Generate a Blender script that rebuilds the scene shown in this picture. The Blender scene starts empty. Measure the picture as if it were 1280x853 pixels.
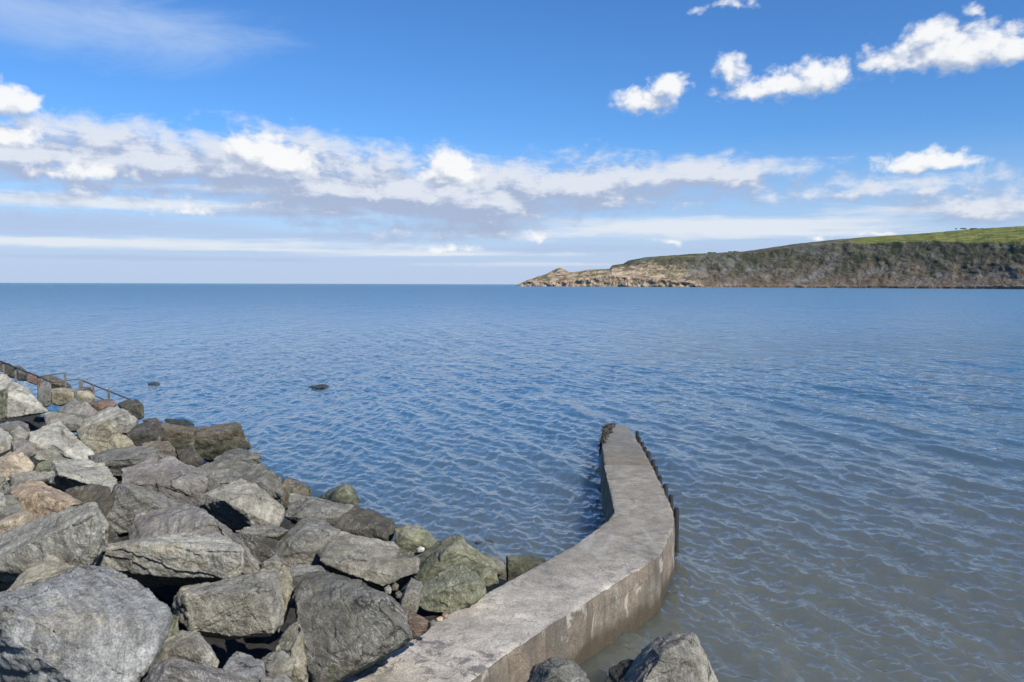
import bpy, bmesh, math, random
import numpy as np
from mathutils import Vector, Matrix, noise as mn

random.seed(7)
R = math.radians
scene = bpy.context.scene
col = scene.collection

# ------------------------------------------------------------------ camera
H, F = 7.0, 967.0                       # eye height in metres, focal length in photo pixels
CAM = Vector((0, 0, H))
ROT = Matrix.Rotation(R(90 - 4.2), 4, 'X') @ Matrix.Rotation(R(0.18), 4, 'Z')
cd = bpy.data.cameras.new('camera')
cam = bpy.data.objects.new('camera', cd)
col.objects.link(cam)
cam.matrix_world = Matrix.Translation(CAM) @ ROT
cd.sensor_fit = 'HORIZONTAL'
cd.angle = 2 * math.atan(640 / F)
cd.clip_start, cd.clip_end = 0.1, 90000
scene.camera = cam
R3 = ROT.to_3x3()


def ray(px, py):
    return R3 @ Vector(((px - 640) / F, (426.5 - py) / F, -1.0))


def at_z(px, py, z=0.0):
    d = ray(px, py)
    return CAM + d * ((z - H) / d.z)


ST = [  # left edge px, right edge px, deck height
    ((757, 531), (783, 532), 0.34), ((752.5, 555), (800, 556), 0.62), ((755.5, 581), (813, 580), 1.02), ((762, 612), (828, 610), 1.08),
    ((768, 641), (842, 641), 1.12), ((759, 652), (840, 663), 1.12), ((743, 664), (823, 697), 1.12), ((716, 683), (790, 717), 1.12),
    ((676, 705), (756, 736), 1.12), ((633, 728), (722, 758.5), 1.12), ((557, 770), (640, 812), 1.12), ((480, 812), (588, 851), 1.12),
    ((403, 853), (500, 912), 1.12), ((290, 915), (400, 985), 1.12)]
Lp = np.array([at_z(*a, z) for a, b_, z in ST]); Rp = np.array([at_z(*b_, z) for a, b_, z in ST])

# ------------------------------------------------------------------ helpers
def link(name, me, mat=None, parent=None):
    o = bpy.data.objects.new(name, me)
    col.objects.link(o)
    if mat:
        for m in (mat if isinstance(mat, (list, tuple)) else [mat]):
            me.materials.append(m)
    if parent:
        o.parent = parent
    return o


def tag(o, label=None, cat=None, group=None, kind=None):
    if label: o['label'] = label
    if cat: o['category'] = cat
    if group: o['group'] = group
    if kind: o['kind'] = kind
    return o


def grid_mesh(name, P, smooth=True):
    """P: array rows x cols x 3 -> quad mesh"""
    r, c, _ = P.shape
    me = bpy.data.meshes.new(name)
    me.vertices.add(r * c)
    me.vertices.foreach_set('co', P.reshape(-1).astype(np.float32))
    i = np.arange(r * c).reshape(r, c)
    q = np.stack([i[:-1, :-1], i[:-1, 1:], i[1:, 1:], i[1:, :-1]], -1).reshape(-1, 4)
    me.loops.add(q.size)
    me.polygons.add(len(q))
    me.loops.foreach_set('vertex_index', q.reshape(-1).astype(np.int32))
    me.polygons.foreach_set('loop_start', (np.arange(len(q)) * 4).astype(np.int32))
    me.polygons.foreach_set('use_smooth', np.full(len(q), smooth))
    me.update(calc_edges=True)
    return me


class NT:
    """small node-tree writer"""
    def __init__(s, tree):
        s.t = tree
        s.n, s.l = tree.nodes, tree.links

    def put(s, sock, v):
        if v is None: return
        if isinstance(v, bpy.types.NodeSocket): s.l.new(v, sock)
        elif isinstance(v, (tuple, list)) and sock.type == 'RGBA' and len(v) == 3: sock.default_value = (*v, 1)
        else: sock.default_value = v

    def m(s, op, a, b=None, c=None, clamp=False):
        n = s.n.new('ShaderNodeMath'); n.operation = op; n.use_clamp = clamp
        s.put(n.inputs[0], a); s.put(n.inputs[1], b); s.put(n.inputs[2], c)
        return n.outputs[0]

    def vm(s, op, a, b=None):
        n = s.n.new('ShaderNodeVectorMath'); n.operation = op
        s.put(n.inputs[0], a)
        if op == 'SCALE': s.put(n.inputs[3], b)
        else: s.put(n.inputs[1], b)
        return n.outputs[0]

    def mix(s, f, a, b, mode='MIX'):
        n = s.n.new('ShaderNodeMix'); n.data_type = 'RGBA'; n.blend_type = mode
        s.put(n.inputs[0], f); s.put(n.inputs[6], a); s.put(n.inputs[7], b)
        return n.outputs[2]

    def ramp(s, x, a, b, lo=0.0, hi=1.0, smooth=True):
        n = s.n.new('ShaderNodeMapRange')
        n.interpolation_type = 'SMOOTHSTEP' if smooth else 'LINEAR'
        s.put(n.inputs[0], x); s.put(n.inputs[1], a); s.put(n.inputs[2], b); s.put(n.inputs[3], lo); s.put(n.inputs[4], hi)
        return n.outputs[0]

    def noise(s, vec, scale, detail=5, rough=0.55, dist=0.0, lac=2.0, dims='3D'):
        n = s.n.new('ShaderNodeTexNoise'); n.noise_dimensions = dims
        s.put(n.inputs['Vector'], vec)
        n.inputs['Scale'].default_value = scale; n.inputs['Detail'].default_value = detail
        n.inputs['Roughness'].default_value = rough; n.inputs['Distortion'].default_value = dist
        n.inputs['Lacunarity'].default_value = lac
        return n.outputs['Fac']

    def vor(s, vec, scale, feature='F1', detail=0, dims='3D'):
        n = s.n.new('ShaderNodeTexVoronoi'); n.feature = feature; n.voronoi_dimensions = dims
        s.put(n.inputs['Vector'], vec); n.inputs['Scale'].default_value = scale
        if 'Detail' in n.inputs: n.inputs['Detail'].default_value = detail
        return n.outputs['Distance']

    def scale(s, vec, xyz, rot=(0, 0, 0)):
        n = s.n.new('ShaderNodeMapping')
        s.put(n.inputs['Vector'], vec); n.inputs['Scale'].default_value = xyz; n.inputs['Rotation'].default_value = rot
        return n.outputs[0]

    def sep(s, vec):
        n = s.n.new('ShaderNodeSeparateXYZ'); s.put(n.inputs[0], vec)
        return n.outputs

    def comb(s, x, y, z=0.0):
        n = s.n.new('ShaderNodeCombineXYZ')
        s.put(n.inputs[0], x); s.put(n.inputs[1], y); s.put(n.inputs[2], z)
        return n.outputs[0]

    def bump(s, h, strength, dist, normal=None):
        n = s.n.new('ShaderNodeBump')
        s.put(n.inputs['Height'], h); s.put(n.inputs['Strength'], strength); s.put(n.inputs['Distance'], dist); s.put(n.inputs['Normal'], normal)
        return n.outputs[0]


def material(name):
    m = bpy.data.materials.new(name); m.use_nodes = True
    t = NT(m.node_tree)
    b = m.node_tree.nodes['Principled BSDF']
    return m, t, b


# ------------------------------------------------------------------ materials
def rock_material():
    m, t, b = material('weathered_stone')
    tc = t.n.new('ShaderNodeTexCoord'); oi = t.n.new('ShaderNodeObjectInfo'); ge = t.n.new('ShaderNodeNewGeometry')
    att = t.n.new('ShaderNodeAttribute'); att.attribute_type = 'OBJECT'; att.attribute_name = 'moss'
    off = t.m('MULTIPLY', oi.outputs['Random'], 137.0)
    p = t.vm('ADD', tc.outputs['Object'], t.comb(off, t.m('MULTIPLY', off, 1.7), t.m('MULTIPLY', off, 0.6)))
    rot = t.n.new('ShaderNodeVectorRotate'); rot.rotation_type = 'EULER_XYZ'
    t.put(rot.inputs['Vector'], p)
    t.put(rot.inputs['Rotation'], t.comb(t.m('MULTIPLY', off, 0.37), t.m('MULTIPLY', off, 0.23), off))
    q = rot.outputs[0]
    big = t.noise(p, 0.9, 5, 0.6)
    mid = t.noise(p, 4.5, 7, 0.68, 0.6)
    fol = t.noise(t.scale(q, (1.6, 1.6, 15)), 1.0, 7, 0.68, 0.5)
    spk = t.noise(p, 38, 4, 0.72)
    v = t.m('MULTIPLY', t.ramp(big, 0.28, 0.72, 0.66, 1.32), t.ramp(mid, 0.3, 0.7, 0.66, 1.34))
    r2 = t.m('FRACT', t.m('MULTIPLY', oi.outputs['Random'], 17.3))
    v = t.m('MULTIPLY', v, t.m('ADD', 1.0, t.m('MULTIPLY', r2, t.ramp(fol, 0.3, 0.7, -0.34, 0.34))))
    v = t.m('MULTIPLY', v, t.ramp(spk, 0.3, 0.7, 0.66, 1.34))
    c = t.vm('SCALE', oi.outputs['Color'], v)
    # ochre and olive staining
    st = t.ramp(t.noise(p, 1.5, 6, 0.65, 0.8), 0.52, 0.72)
    c = t.mix(t.m('MULTIPLY', st, 0.38), c, t.mix(1.0, c, (1.35, 1.12, 0.72), 'MULTIPLY'))
    ol = t.ramp(t.noise(p, 2.3, 6, 0.68, 1.0), 0.5, 0.68)
    c = t.mix(t.m('MULTIPLY', ol, t.m('ADD', 0.12, att.outputs['Fac'])), c, (0.085, 0.088, 0.032))
    # pale quartz veins and scuffs
    vn = t.m('ABSOLUTE', t.m('SUBTRACT', t.noise(t.scale(q, (1, 1.2, 3.4)), 1.3, 6, 0.62, 1.2), 0.5))
    ve = t.m('MULTIPLY', t.ramp(vn, 0.016, 0.0), t.ramp(t.noise(p, 1.1, 3), 0.42, 0.58))
    c = t.mix(t.m('MULTIPLY', ve, 0.55), c, (0.46, 0.46, 0.43))
    sc = t.m('MULTIPLY', t.ramp(t.noise(p, 21, 5, 0.75), 0.62, 0.72), t.ramp(mid, 0.45, 0.65))
    c = t.mix(t.m('MULTIPLY', sc, 0.45), c, (0.42, 0.42, 0.40))
    # dark hairline cracks
    cr = t.vor(t.vm('ADD', q, t.vm('SCALE', t.comb(mid, fol, big), 0.5)), 1.1, 'DISTANCE_TO_EDGE')
    crk = t.m('MULTIPLY', t.ramp(cr, 0.016, 0.0), t.ramp(t.noise(p, 1.4, 2), 0.5, 0.6))
    c = t.mix(t.m('MULTIPLY', crk, 0.75), c, (0.02, 0.02, 0.02))
    # tide mark: wet, weedy below the splash line
    z = t.m('ADD', t.sep(ge.outputs['Position'])[2], t.m('MULTIPLY', t.m('SUBTRACT', t.noise(p, 1.3, 4), 0.5), 0.9))
    wet = t.ramp(z, 0.95, 0.25)
    alg = t.mix(t.ramp(mid, 0.4, 0.62), (0.018, 0.019, 0.013), (0.05, 0.058, 0.035))
    c = t.mix(t.m('MULTIPLY', wet, 0.8), c, alg)
    t.put(b.inputs['Base Color'], c)
    t.put(b.inputs['Roughness'], t.m('SUBTRACT', 0.86, t.m('MULTIPLY', wet, 0.42)))
    b.inputs['Specular IOR Level'].default_value = 0.35
    h = t.m('ADD', t.m('MULTIPLY', fol, t.m('ADD', 0.12, t.m('MULTIPLY', r2, 0.6))), t.m('MULTIPLY', t.noise(p, 9, 10, 0.7, 0.4), 0.8))
    h = t.m('SUBTRACT', h, t.m('MULTIPLY', crk, 0.35))
    n1 = t.bump(h, 1.0, 0.075)
    n2 = t.bump(spk, 0.6, 0.022, n1)
    t.put(b.inputs['Normal'], n2)
    return m


def concrete_material(side):
    m, t, b = material('pier_wall_concrete' if side else 'pier_deck_concrete')
    ge = t.n.new('ShaderNodeNewGeometry')
    p = ge.outputs['Position']
    x, y, z = t.sep(p)
    big = t.noise(p, 0.7, 5, 0.6, 0.5); mid = t.noise(p, 3.5, 7, 0.66, 0.4); fine = t.noise(p, 26, 5, 0.72); gr = t.noise(p, 75, 3, 0.7)
    v = t.m('MULTIPLY', t.ramp(big, 0.3, 0.7, 0.78, 1.2), t.ramp(mid, 0.3, 0.7, 0.78, 1.2))
    v = t.m('MULTIPLY', v, t.ramp(fine, 0.3, 0.7, 0.72, 1.26))
    v = t.m('MULTIPLY', v, t.ramp(gr, 0.3, 0.7, 0.8, 1.2))
    ck = t.vor(t.vm('ADD', p, t.vm('SCALE', t.comb(mid, fine, big), 0.9)), 0.42, 'DISTANCE_TO_EDGE')
    dv = (Lp[9] - Lp[12])[:2]; dv = dv / np.linalg.norm(dv)
    al = t.m('ADD', t.m('ADD', t.m('MULTIPLY', x, float(dv[0])), t.m('MULTIPLY', y, float(dv[1]))), t.m('MULTIPLY', t.m('SUBTRACT', fine, 0.5), 0.05))
    seam = t.ramp(t.m('ABSOLUTE', t.m('SUBTRACT', t.m('FRACT', t.m('MULTIPLY', al, 0.28)), 0.5)), 0.006, 0.002)
    line = t.m('MAXIMUM', t.m('MULTIPLY', t.ramp(ck, 0.010, 0.0), t.ramp(big, 0.48, 0.55)), t.m('MULTIPLY', seam, t.ramp(y, 18.5, 18.0, 0, 0.45)))
    if not side:
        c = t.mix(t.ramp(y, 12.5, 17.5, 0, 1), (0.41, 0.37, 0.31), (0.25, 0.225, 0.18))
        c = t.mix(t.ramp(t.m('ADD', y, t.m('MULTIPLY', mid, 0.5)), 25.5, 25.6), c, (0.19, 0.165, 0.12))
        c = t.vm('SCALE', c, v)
        # dark pitting and lichen on the landward length
        pit = t.m('MULTIPLY', t.ramp(t.noise(t.scale(p, (1, 0.8, 1)), 3.0, 8, 0.72, 1.2), 0.49, 0.60), t.ramp(t.noise(p, 0.55, 3), 0.45, 0.6))
        pit = t.m('MULTIPLY', pit, t.ramp(y, 18.5, 15.0))
        c = t.mix(t.m('MULTIPLY', pit, 0.72), c, (0.085, 0.082, 0.085))
        # worn pale streaks round the bend
        wr = t.m('MULTIPLY', t.ramp(t.noise(t.scale(p, (1.6, 0.5, 1), (0, 0, 0.5)), 0.9, 5, 0.62, 0.6), 0.5, 0.64), t.ramp(t.m('ABSOLUTE', t.m('SUBTRACT', y, 17.3)), 3.0, 0.8))
        c = t.mix(t.m('MULTIPLY', wr, 0.5), c, (0.40, 0.385, 0.35))
        spots = t.m('MULTIPLY', t.ramp(t.noise(p, 11, 6, 0.7, 0.5), 0.6, 0.68), t.ramp(y, 24, 12, 0.25, 0.8))
        c = t.mix(spots, c, (0.12, 0.11, 0.10))
        c = t.mix(t.m('MULTIPLY', line, 0.7), c, (0.05, 0.045, 0.04))
        rough = t.ramp(t.m('ADD', y, t.m('MULTIPLY', mid, 2)), 25.0, 33.0, 0.88, 0.42)
    else:
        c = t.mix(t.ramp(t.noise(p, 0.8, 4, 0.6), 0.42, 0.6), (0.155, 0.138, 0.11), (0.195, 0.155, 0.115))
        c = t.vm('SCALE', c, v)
        # vertical run-off stains, board marks and a scoured pale coat of render
        stn = t.noise(t.scale(p, (3.2, 3.2, 0.25)), 1.0, 5, 0.65)
        c = t.mix(t.ramp(stn, 0.48, 0.68, 0, 0.75), c, (0.085, 0.073, 0.052))
        pl = t.ramp(t.noise(t.scale(p, (1, 1, 0.55)), 1.2, 6, 0.66, 1.0), 0.54, 0.6)
        c = t.mix(t.m('MULTIPLY', pl, 0.8), c, (0.40, 0.36, 0.30))
        c = t.mix(t.m('MULTIPLY', line, 0.7), c, (0.06, 0.05, 0.04))
        bd = t.ramp(t.m('ABSOLUTE', t.m('SUBTRACT', t.m('FRACT', t.m('ADD', t.m('MULTIPLY', z, 3.1), t.m('MULTIPLY', mid, 0.16))), 0.5)), 0.06, 0.015)
        c = t.mix(t.m('MULTIPLY', bd, t.ramp(big, 0.4, 0.6, 0, 0.5)), c, (0.09, 0.078, 0.06))
        zz = t.m('ADD', z, t.m('MULTIPLY', t.m('SUBTRACT', t.noise(p, 1.6, 5, 0.65), 0.5), 0.7))
        wet = t.ramp(zz, 0.50, 0.15)
        c = t.mix(t.m('MULTIPLY', wet, 0.85), c, (0.060, 0.044, 0.024))
        # green weed on the seaward left face
        gw = t.m('MULTIPLY', t.ramp(t.m('ADD', zz, t.m('MULTIPLY', mid, 0.4)), 1.0, 0.5), t.ramp(y, 19.0, 19.6))
        gw = t.m('MULTIPLY', gw, t.ramp(t.noise(t.scale(p, (1, 2, 0.5)), 1.8, 5), 0.42, 0.55))
        c = t.mix(t.m('MULTIPLY', gw, 0.85), c, (0.10, 0.125, 0.02))
        rough = t.m('SUBTRACT', 0.85, t.m('MULTIPLY', wet, 0.4))
    t.put(b.inputs['Base Color'], c)
    t.put(b.inputs['Roughness'], rough)
    b.inputs['Specular IOR Level'].default_value = 0.35
    t.put(b.inputs['Normal'], t.bump(t.m('ADD', t.m('MULTIPLY', mid, 0.8), t.m('ADD', t.m('MULTIPLY', fine, 0.5), t.m('MULTIPLY', gr, 0.2))), 0.9, 0.05))
    return m


def simple(name, c1, c2, scale=5.0, rough=0.8, bump=0.02, stretch=(1, 1, 1), metallic=0.0):
    m, t, b = material(name)
    tc = t.n.new('ShaderNodeTexCoord')
    p = t.scale(tc.outputs['Object'], stretch)
    n = t.noise(p, scale, 7, 0.68, 0.3)
    t.put(b.inputs['Base Color'], t.mix(t.ramp(n, 0.32, 0.68), c1, c2))
    b.inputs['Roughness'].default_value = rough
    b.inputs['Metallic'].default_value = metallic
    t.put(b.inputs['Normal'], t.bump(n, 0.8, bump))
    return m


def water_material():
    m, t, b = material('sea_water')
    ge = t.n.new('ShaderNodeNewGeometry')
    p = ge.outputs['Position']
    x, y, z = t.sep(p)
    r = t.m('SQRT', t.m('ADD', t.m('MULTIPLY', x, x), t.m('MULTIPLY', y, y)))
    lr = t.m('LOGARITHM', r, 10.0)
    # suspended sand inshore, clear deep water offshore
    drift = t.noise(t.scale(p, (0.05, 0.018, 0.05)), 1.0, 4, 0.6)
    lrd = t.m('ADD', lr, t.m('MULTIPLY', t.m('SUBTRACT', drift, 0.5), 0.5))
    side = t.m('MULTIPLY', t.ramp(t.m('DIVIDE', x, r), -0.25, 0.35), 0.22)
    lrs = t.m('SUBTRACT', lrd, side)
    c = t.mix(t.ramp(lrs, 1.0, 1.75), (0.090, 0.096, 0.078), (0.032, 0.098, 0.160))
    c = t.mix(t.ramp(lrs, 1.6, 2.4), c, (0.012, 0.112, 0.195))
    c = t.mix(t.ramp(lr, 3.35, 3.8), c, (0.02, 0.17, 0.20))
    n1 = t.noise(t.scale(p, (1.0, 0.6, 1.0), (0, 0, 0.35)), 2.8, 3, 0.5, 0.4)
    n2 = t.noise(t.scale(p, (1.0, 0.5, 1.0), (0, 0, 0.4)), 0.55, 4, 0.55, 0.5)
    n3 = t.noise(t.scale(p, (0.06, 0.03, 0.06), (0, 0, 0.3)), 1.0, 4, 0.55)
    h = t.m('ADD', t.m('MULTIPLY', n1, 0.075), t.m('MULTIPLY', t.m('MULTIPLY', n2, t.ramp(lr, 1.35, 1.9)), 0.42))
    h = t.m('ADD', h, t.m('MULTIPLY', t.m('MULTIPLY', n3, t.ramp(lr, 1.9, 2.7)), 2.2))
    nrm = t.bump(h, 1.0, 1.0)
    # light scattered back from within the water does not follow the slope of the surface; the mirror part does
    df = t.n.new('ShaderNodeSubsurfaceScattering'); df.falloff = 'BURLEY'; df.inputs['Radius'].default_value = (1, 1, 1); df.inputs['Scale'].default_value = 2.2; t.put(df.inputs['Color'], c); t.put(df.inputs['Normal'], t.comb(0.0, 0.0, 1.0))
    gl = t.n.new('ShaderNodeBsdfGlossy'); t.put(gl.inputs['Roughness'], t.ramp(lr, 1.4, 3.0, 0.05, 0.38)); t.put(gl.inputs['Normal'], nrm)
    gl.inputs['Color'].default_value = (1, 1, 1, 1)
    fr = t.n.new('ShaderNodeFresnel'); fr.inputs['IOR'].default_value = 1.72; t.put(fr.inputs['Normal'], nrm)
    mx = t.n.new('ShaderNodeMixShader')
    t.put(mx.inputs[0], t.m('MULTIPLY', fr.outputs[0], t.ramp(lr, 1.6, 3.2, 1.0, 0.55))); t.l.new(df.outputs[0], mx.inputs[1]); t.l.new(gl.outputs[0], mx.inputs[2])
    m.node_tree.nodes.remove(b)
    t.l.new(mx.outputs[0], m.node_tree.nodes['Material Output'].inputs[0])
    return m


def headland_material():
    m, t, b = material('cliff_and_turf')
    ge = t.n.new('ShaderNodeNewGeometry')
    p = t.vm('SCALE', ge.outputs['Position'], 0.01)
    def A(n):
        a = t.n.new('ShaderNodeAttribute'); a.attribute_name = n
        return a.outputs['Fac']
    pale, grass, band = A('pale'), A('grass'), A('band')
    n1 = t.noise(p, 1.1, 7, 0.66, 0.5); n2 = t.noise(p, 3.0, 6, 0.6, 0.4); n3 = t.noise(t.scale(p, (1, 1, 5)), 2.6, 7, 0.66)
    n4 = t.noise(p, 14, 6, 0.7)
    c = t.mix(t.ramp(n1, 0.38, 0.62), (0.080, 0.082, 0.050), (0.150, 0.120, 0.085))       # scrub / bracken
    c = t.mix(t.ramp(n2, 0.47, 0.62), c, (0.175, 0.160, 0.135))                            # bare shale
    c = t.mix(t.ramp(t.noise(p, 7, 5, 0.62), 0.52, 0.66, 0, 0.5), c, (0.045, 0.052, 0.03))                    # gorse clumps
    c = t.mix(t.ramp(n3, 0.56, 0.66, 0, 0.55), c, (0.26, 0.225, 0.20))
    pr = t.mix(t.ramp(n3, 0.38, 0.6), (0.14, 0.105, 0.07), (0.44, 0.345, 0.24))
    pr = t.mix(t.ramp(n2, 0.52, 0.64), pr, (0.14, 0.135, 0.055))
    pm = t.ramp(t.m('ADD', pale, t.m('MULTIPLY', t.m('SUBTRACT', n2, 0.5), 0.9)), 0.4, 0.6)
    gx, gy, gz = t.sep(p)
    run = t.comb(t.m('ADD', gx, t.m('MULTIPLY', gz, 0.7)), gy, t.m('MULTIPLY', gz, 0.35))
    st = t.noise(t.scale(run, (1, 1, 1)), 3.2, 6, 0.6, 0.5)
    c = t.mix(t.ramp(st, 0.50, 0.62, 0, 0.65), c, (0.055, 0.050, 0.042))
    scar = t.ramp(t.noise(run, 0.75, 6, 0.6, 0.6), 0.53, 0.60)
    c = t.mix(t.m('MULTIPLY', scar, t.ramp(st, 0.35, 0.6, 0.9, 0.35)), c, (0.215, 0.208, 0.19))
    top = t.ramp(t.m('ADD', t.m('MULTIPLY', t.sep(ge.outputs['Position'])[2], 0.009), t.m('MULTIPLY', t.m('SUBTRACT', n2, 0.5), 0.9)), 0.42, 0.72)
    c = t.mix(t.m('MULTIPLY', top, 0.4), c, (0.048, 0.06, 0.032))
    low = t.ramp(t.m('ADD', t.m('MULTIPLY', t.sep(ge.outputs['Position'])[2], 0.009), t.m('MULTIPLY', t.m('SUBTRACT', n1, 0.5), 1.2)), 0.35, 0.1)
    c = t.mix(t.m('MULTIPLY', low, 0.5), c, (0.165, 0.115, 0.08))
    c = t.mix(pm, c, pr)
    c = t.mix(t.m('MULTIPLY', band, t.ramp(n2, 0.3, 0.55, 0.45, 1.0)), c, t.mix(t.ramp(n4, 0.42, 0.6), (0.24, 0.15, 0.09), (0.60, 0.44, 0.30)))
    gc = t.mix(t.ramp(n2, 0.4, 0.62), (0.085, 0.108, 0.034), (0.205, 0.20, 0.06))
    gm = t.ramp(t.m('ADD', grass, t.m('MULTIPLY', t.m('SUBTRACT', n2, 0.5), 0.7)), 0.42, 0.6)
    c = t.mix(gm, c, gc)
    t.put(b.inputs['Base Color'], c)
    b.inputs['Roughness'].default_value = 0.95
    b.inputs['Specular IOR Level'].default_value = 0.1
    t.put(b.inputs['Normal'], t.bump(t.m('ADD', t.m('MULTIPLY', st, 1.5), t.m('MULTIPLY', n4, 0.25)), 1.0, 9.0))
    return m


STONE = rock_material()
DECK, WALL = concrete_material(False), concrete_material(True)
WATER, CLIFF = water_material(), headland_material()
TIMBER = simple('tarred_timber', (0.006, 0.006, 0.006), (0.018, 0.017, 0.016), 6, 0.6, 0.02, (4, 4, 0.7))
WEED = simple('bladder_weed', (0.010, 0.009, 0.006), (0.045, 0.036, 0.014), 14, 0.5, 0.03)
RAILPOST = simple('weathered_rail_post', (0.06, 0.06, 0.055), (0.17, 0.16, 0.14), 9, 0.7, 0.01)
RAILRUST = simple('rusty_rail_post', (0.05, 0.032, 0.02), (0.19, 0.12, 0.06), 9, 0.8, 0.01)
RAILBAR = simple('dull_rail_bar', (0.03, 0.032, 0.034), (0.075, 0.075, 0.075), 9, 0.5, 0.004)
RAILPALE = simple('galvanised_bar', (0.42, 0.42, 0.42), (0.6, 0.6, 0.6), 9, 0.4, 0.002)
STEP = simple('step_concrete', (0.16, 0.155, 0.14), (0.3, 0.29, 0.26), 3, 0.9, 0.02)
RUBBLE = simple('dark_shingle', (0.010, 0.010, 0.009), (0.035, 0.032, 0.028), 5, 0.9, 0.2)
BUSH = simple('hedge_leaves', (0.02, 0.03, 0.012), (0.05, 0.065, 0.02), 0.4, 0.95, 0.5)

# ------------------------------------------------------------------ the shore line
W0, W1 = at_z(650, 700), at_z(172, 502)
SD = (W1 - W0).xy.normalized()
SN = Vector((-SD.y, SD.x))                   # towards the land
if SN.dot(-W0.xy) < 0: SN = -SN
SLOPE = 0.27


def inland(x, y):
    return (x - W0.x) * SN.x + (y - W0.y) * SN.y


# ------------------------------------------------------------------ rocks
TONE = {
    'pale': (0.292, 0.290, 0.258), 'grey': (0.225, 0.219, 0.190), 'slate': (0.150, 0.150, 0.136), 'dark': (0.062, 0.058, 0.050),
    'brown': (0.115, 0.100, 0.076), 'tan': (0.335, 0.285, 0.215), 'orange': (0.31, 0.250, 0.185), 'green': (0.165, 0.172, 0.118),
    'mauve': (0.198, 0.188, 0.176), 'yellow': (0.265, 0.247, 0.185), 'blue': (0.232, 0.240, 0.240), 'rust': (0.135, 0.100, 0.080),
}
OFF = {'t': 0.42, 'r': -0.16, 'm': 0.08, 'f': -0.10, 'u': 0.30}


def rough_up(bm, S, seed, target, rough=1.0, levels=8):
    rg = random.Random(int(seed * 1000))
    for k in range(levels):
        es = [e for e in bm.edges if e.calc_length() > target * 1.25]
        if not es: break
        bmesh.ops.subdivide_edges(bm, edges=es, cuts=1)
        bmesh.ops.triangulate(bm, faces=[f for f in bm.faces if len(f.verts) > 3])
    for k in range(1):
        bmesh.ops.smooth_vert(bm, verts=bm.verts, factor=0.5, use_axis_x=True, use_axis_y=True, use_axis_z=True)
    bm.normal_update()
    o = Vector((seed * 3.17, seed * 1.31, seed * 7.7))
    tilt = Matrix.Rotation(seed * 1.9, 3, 'X') @ Matrix.Rotation(0.5 * math.sin(seed * 2.7), 3, 'Y')
    mv = []
    for v in bm.verts:
        p = v.co / S
        a = mn.fractal(p * 1.6 + o, 1.0, 2.0, 3) * 0.011
        # broken conchoidal chips: flat sided cells
        cell = mn.voronoi(p * 2.3 + o)
        a += (mn.cell(cell[1][0] * 9.0) - 0.5) * 0.012
        a -= max(0.0, 0.05 - (cell[0][1] - cell[0][0])) * 0.12
        q = tilt @ p
        wob = mn.noise(p * 3.0 + o) * 0.5
        s = mn.noise(Vector((q.x * 1.6, q.y * 1.6, q.z * 11.0 + wob)) + o)
        a += 0.012 * (1 if s > 0.1 else 0) - 0.010 * (1 if s < -0.25 else 0)
        a += mn.fractal(p * 8 + o, 0.55, 2.1, 6) * 0.0105
        mv.append(v.normal * (a * S * rough))
    for v, d in zip(bm.verts, mv): v.co += d


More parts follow.
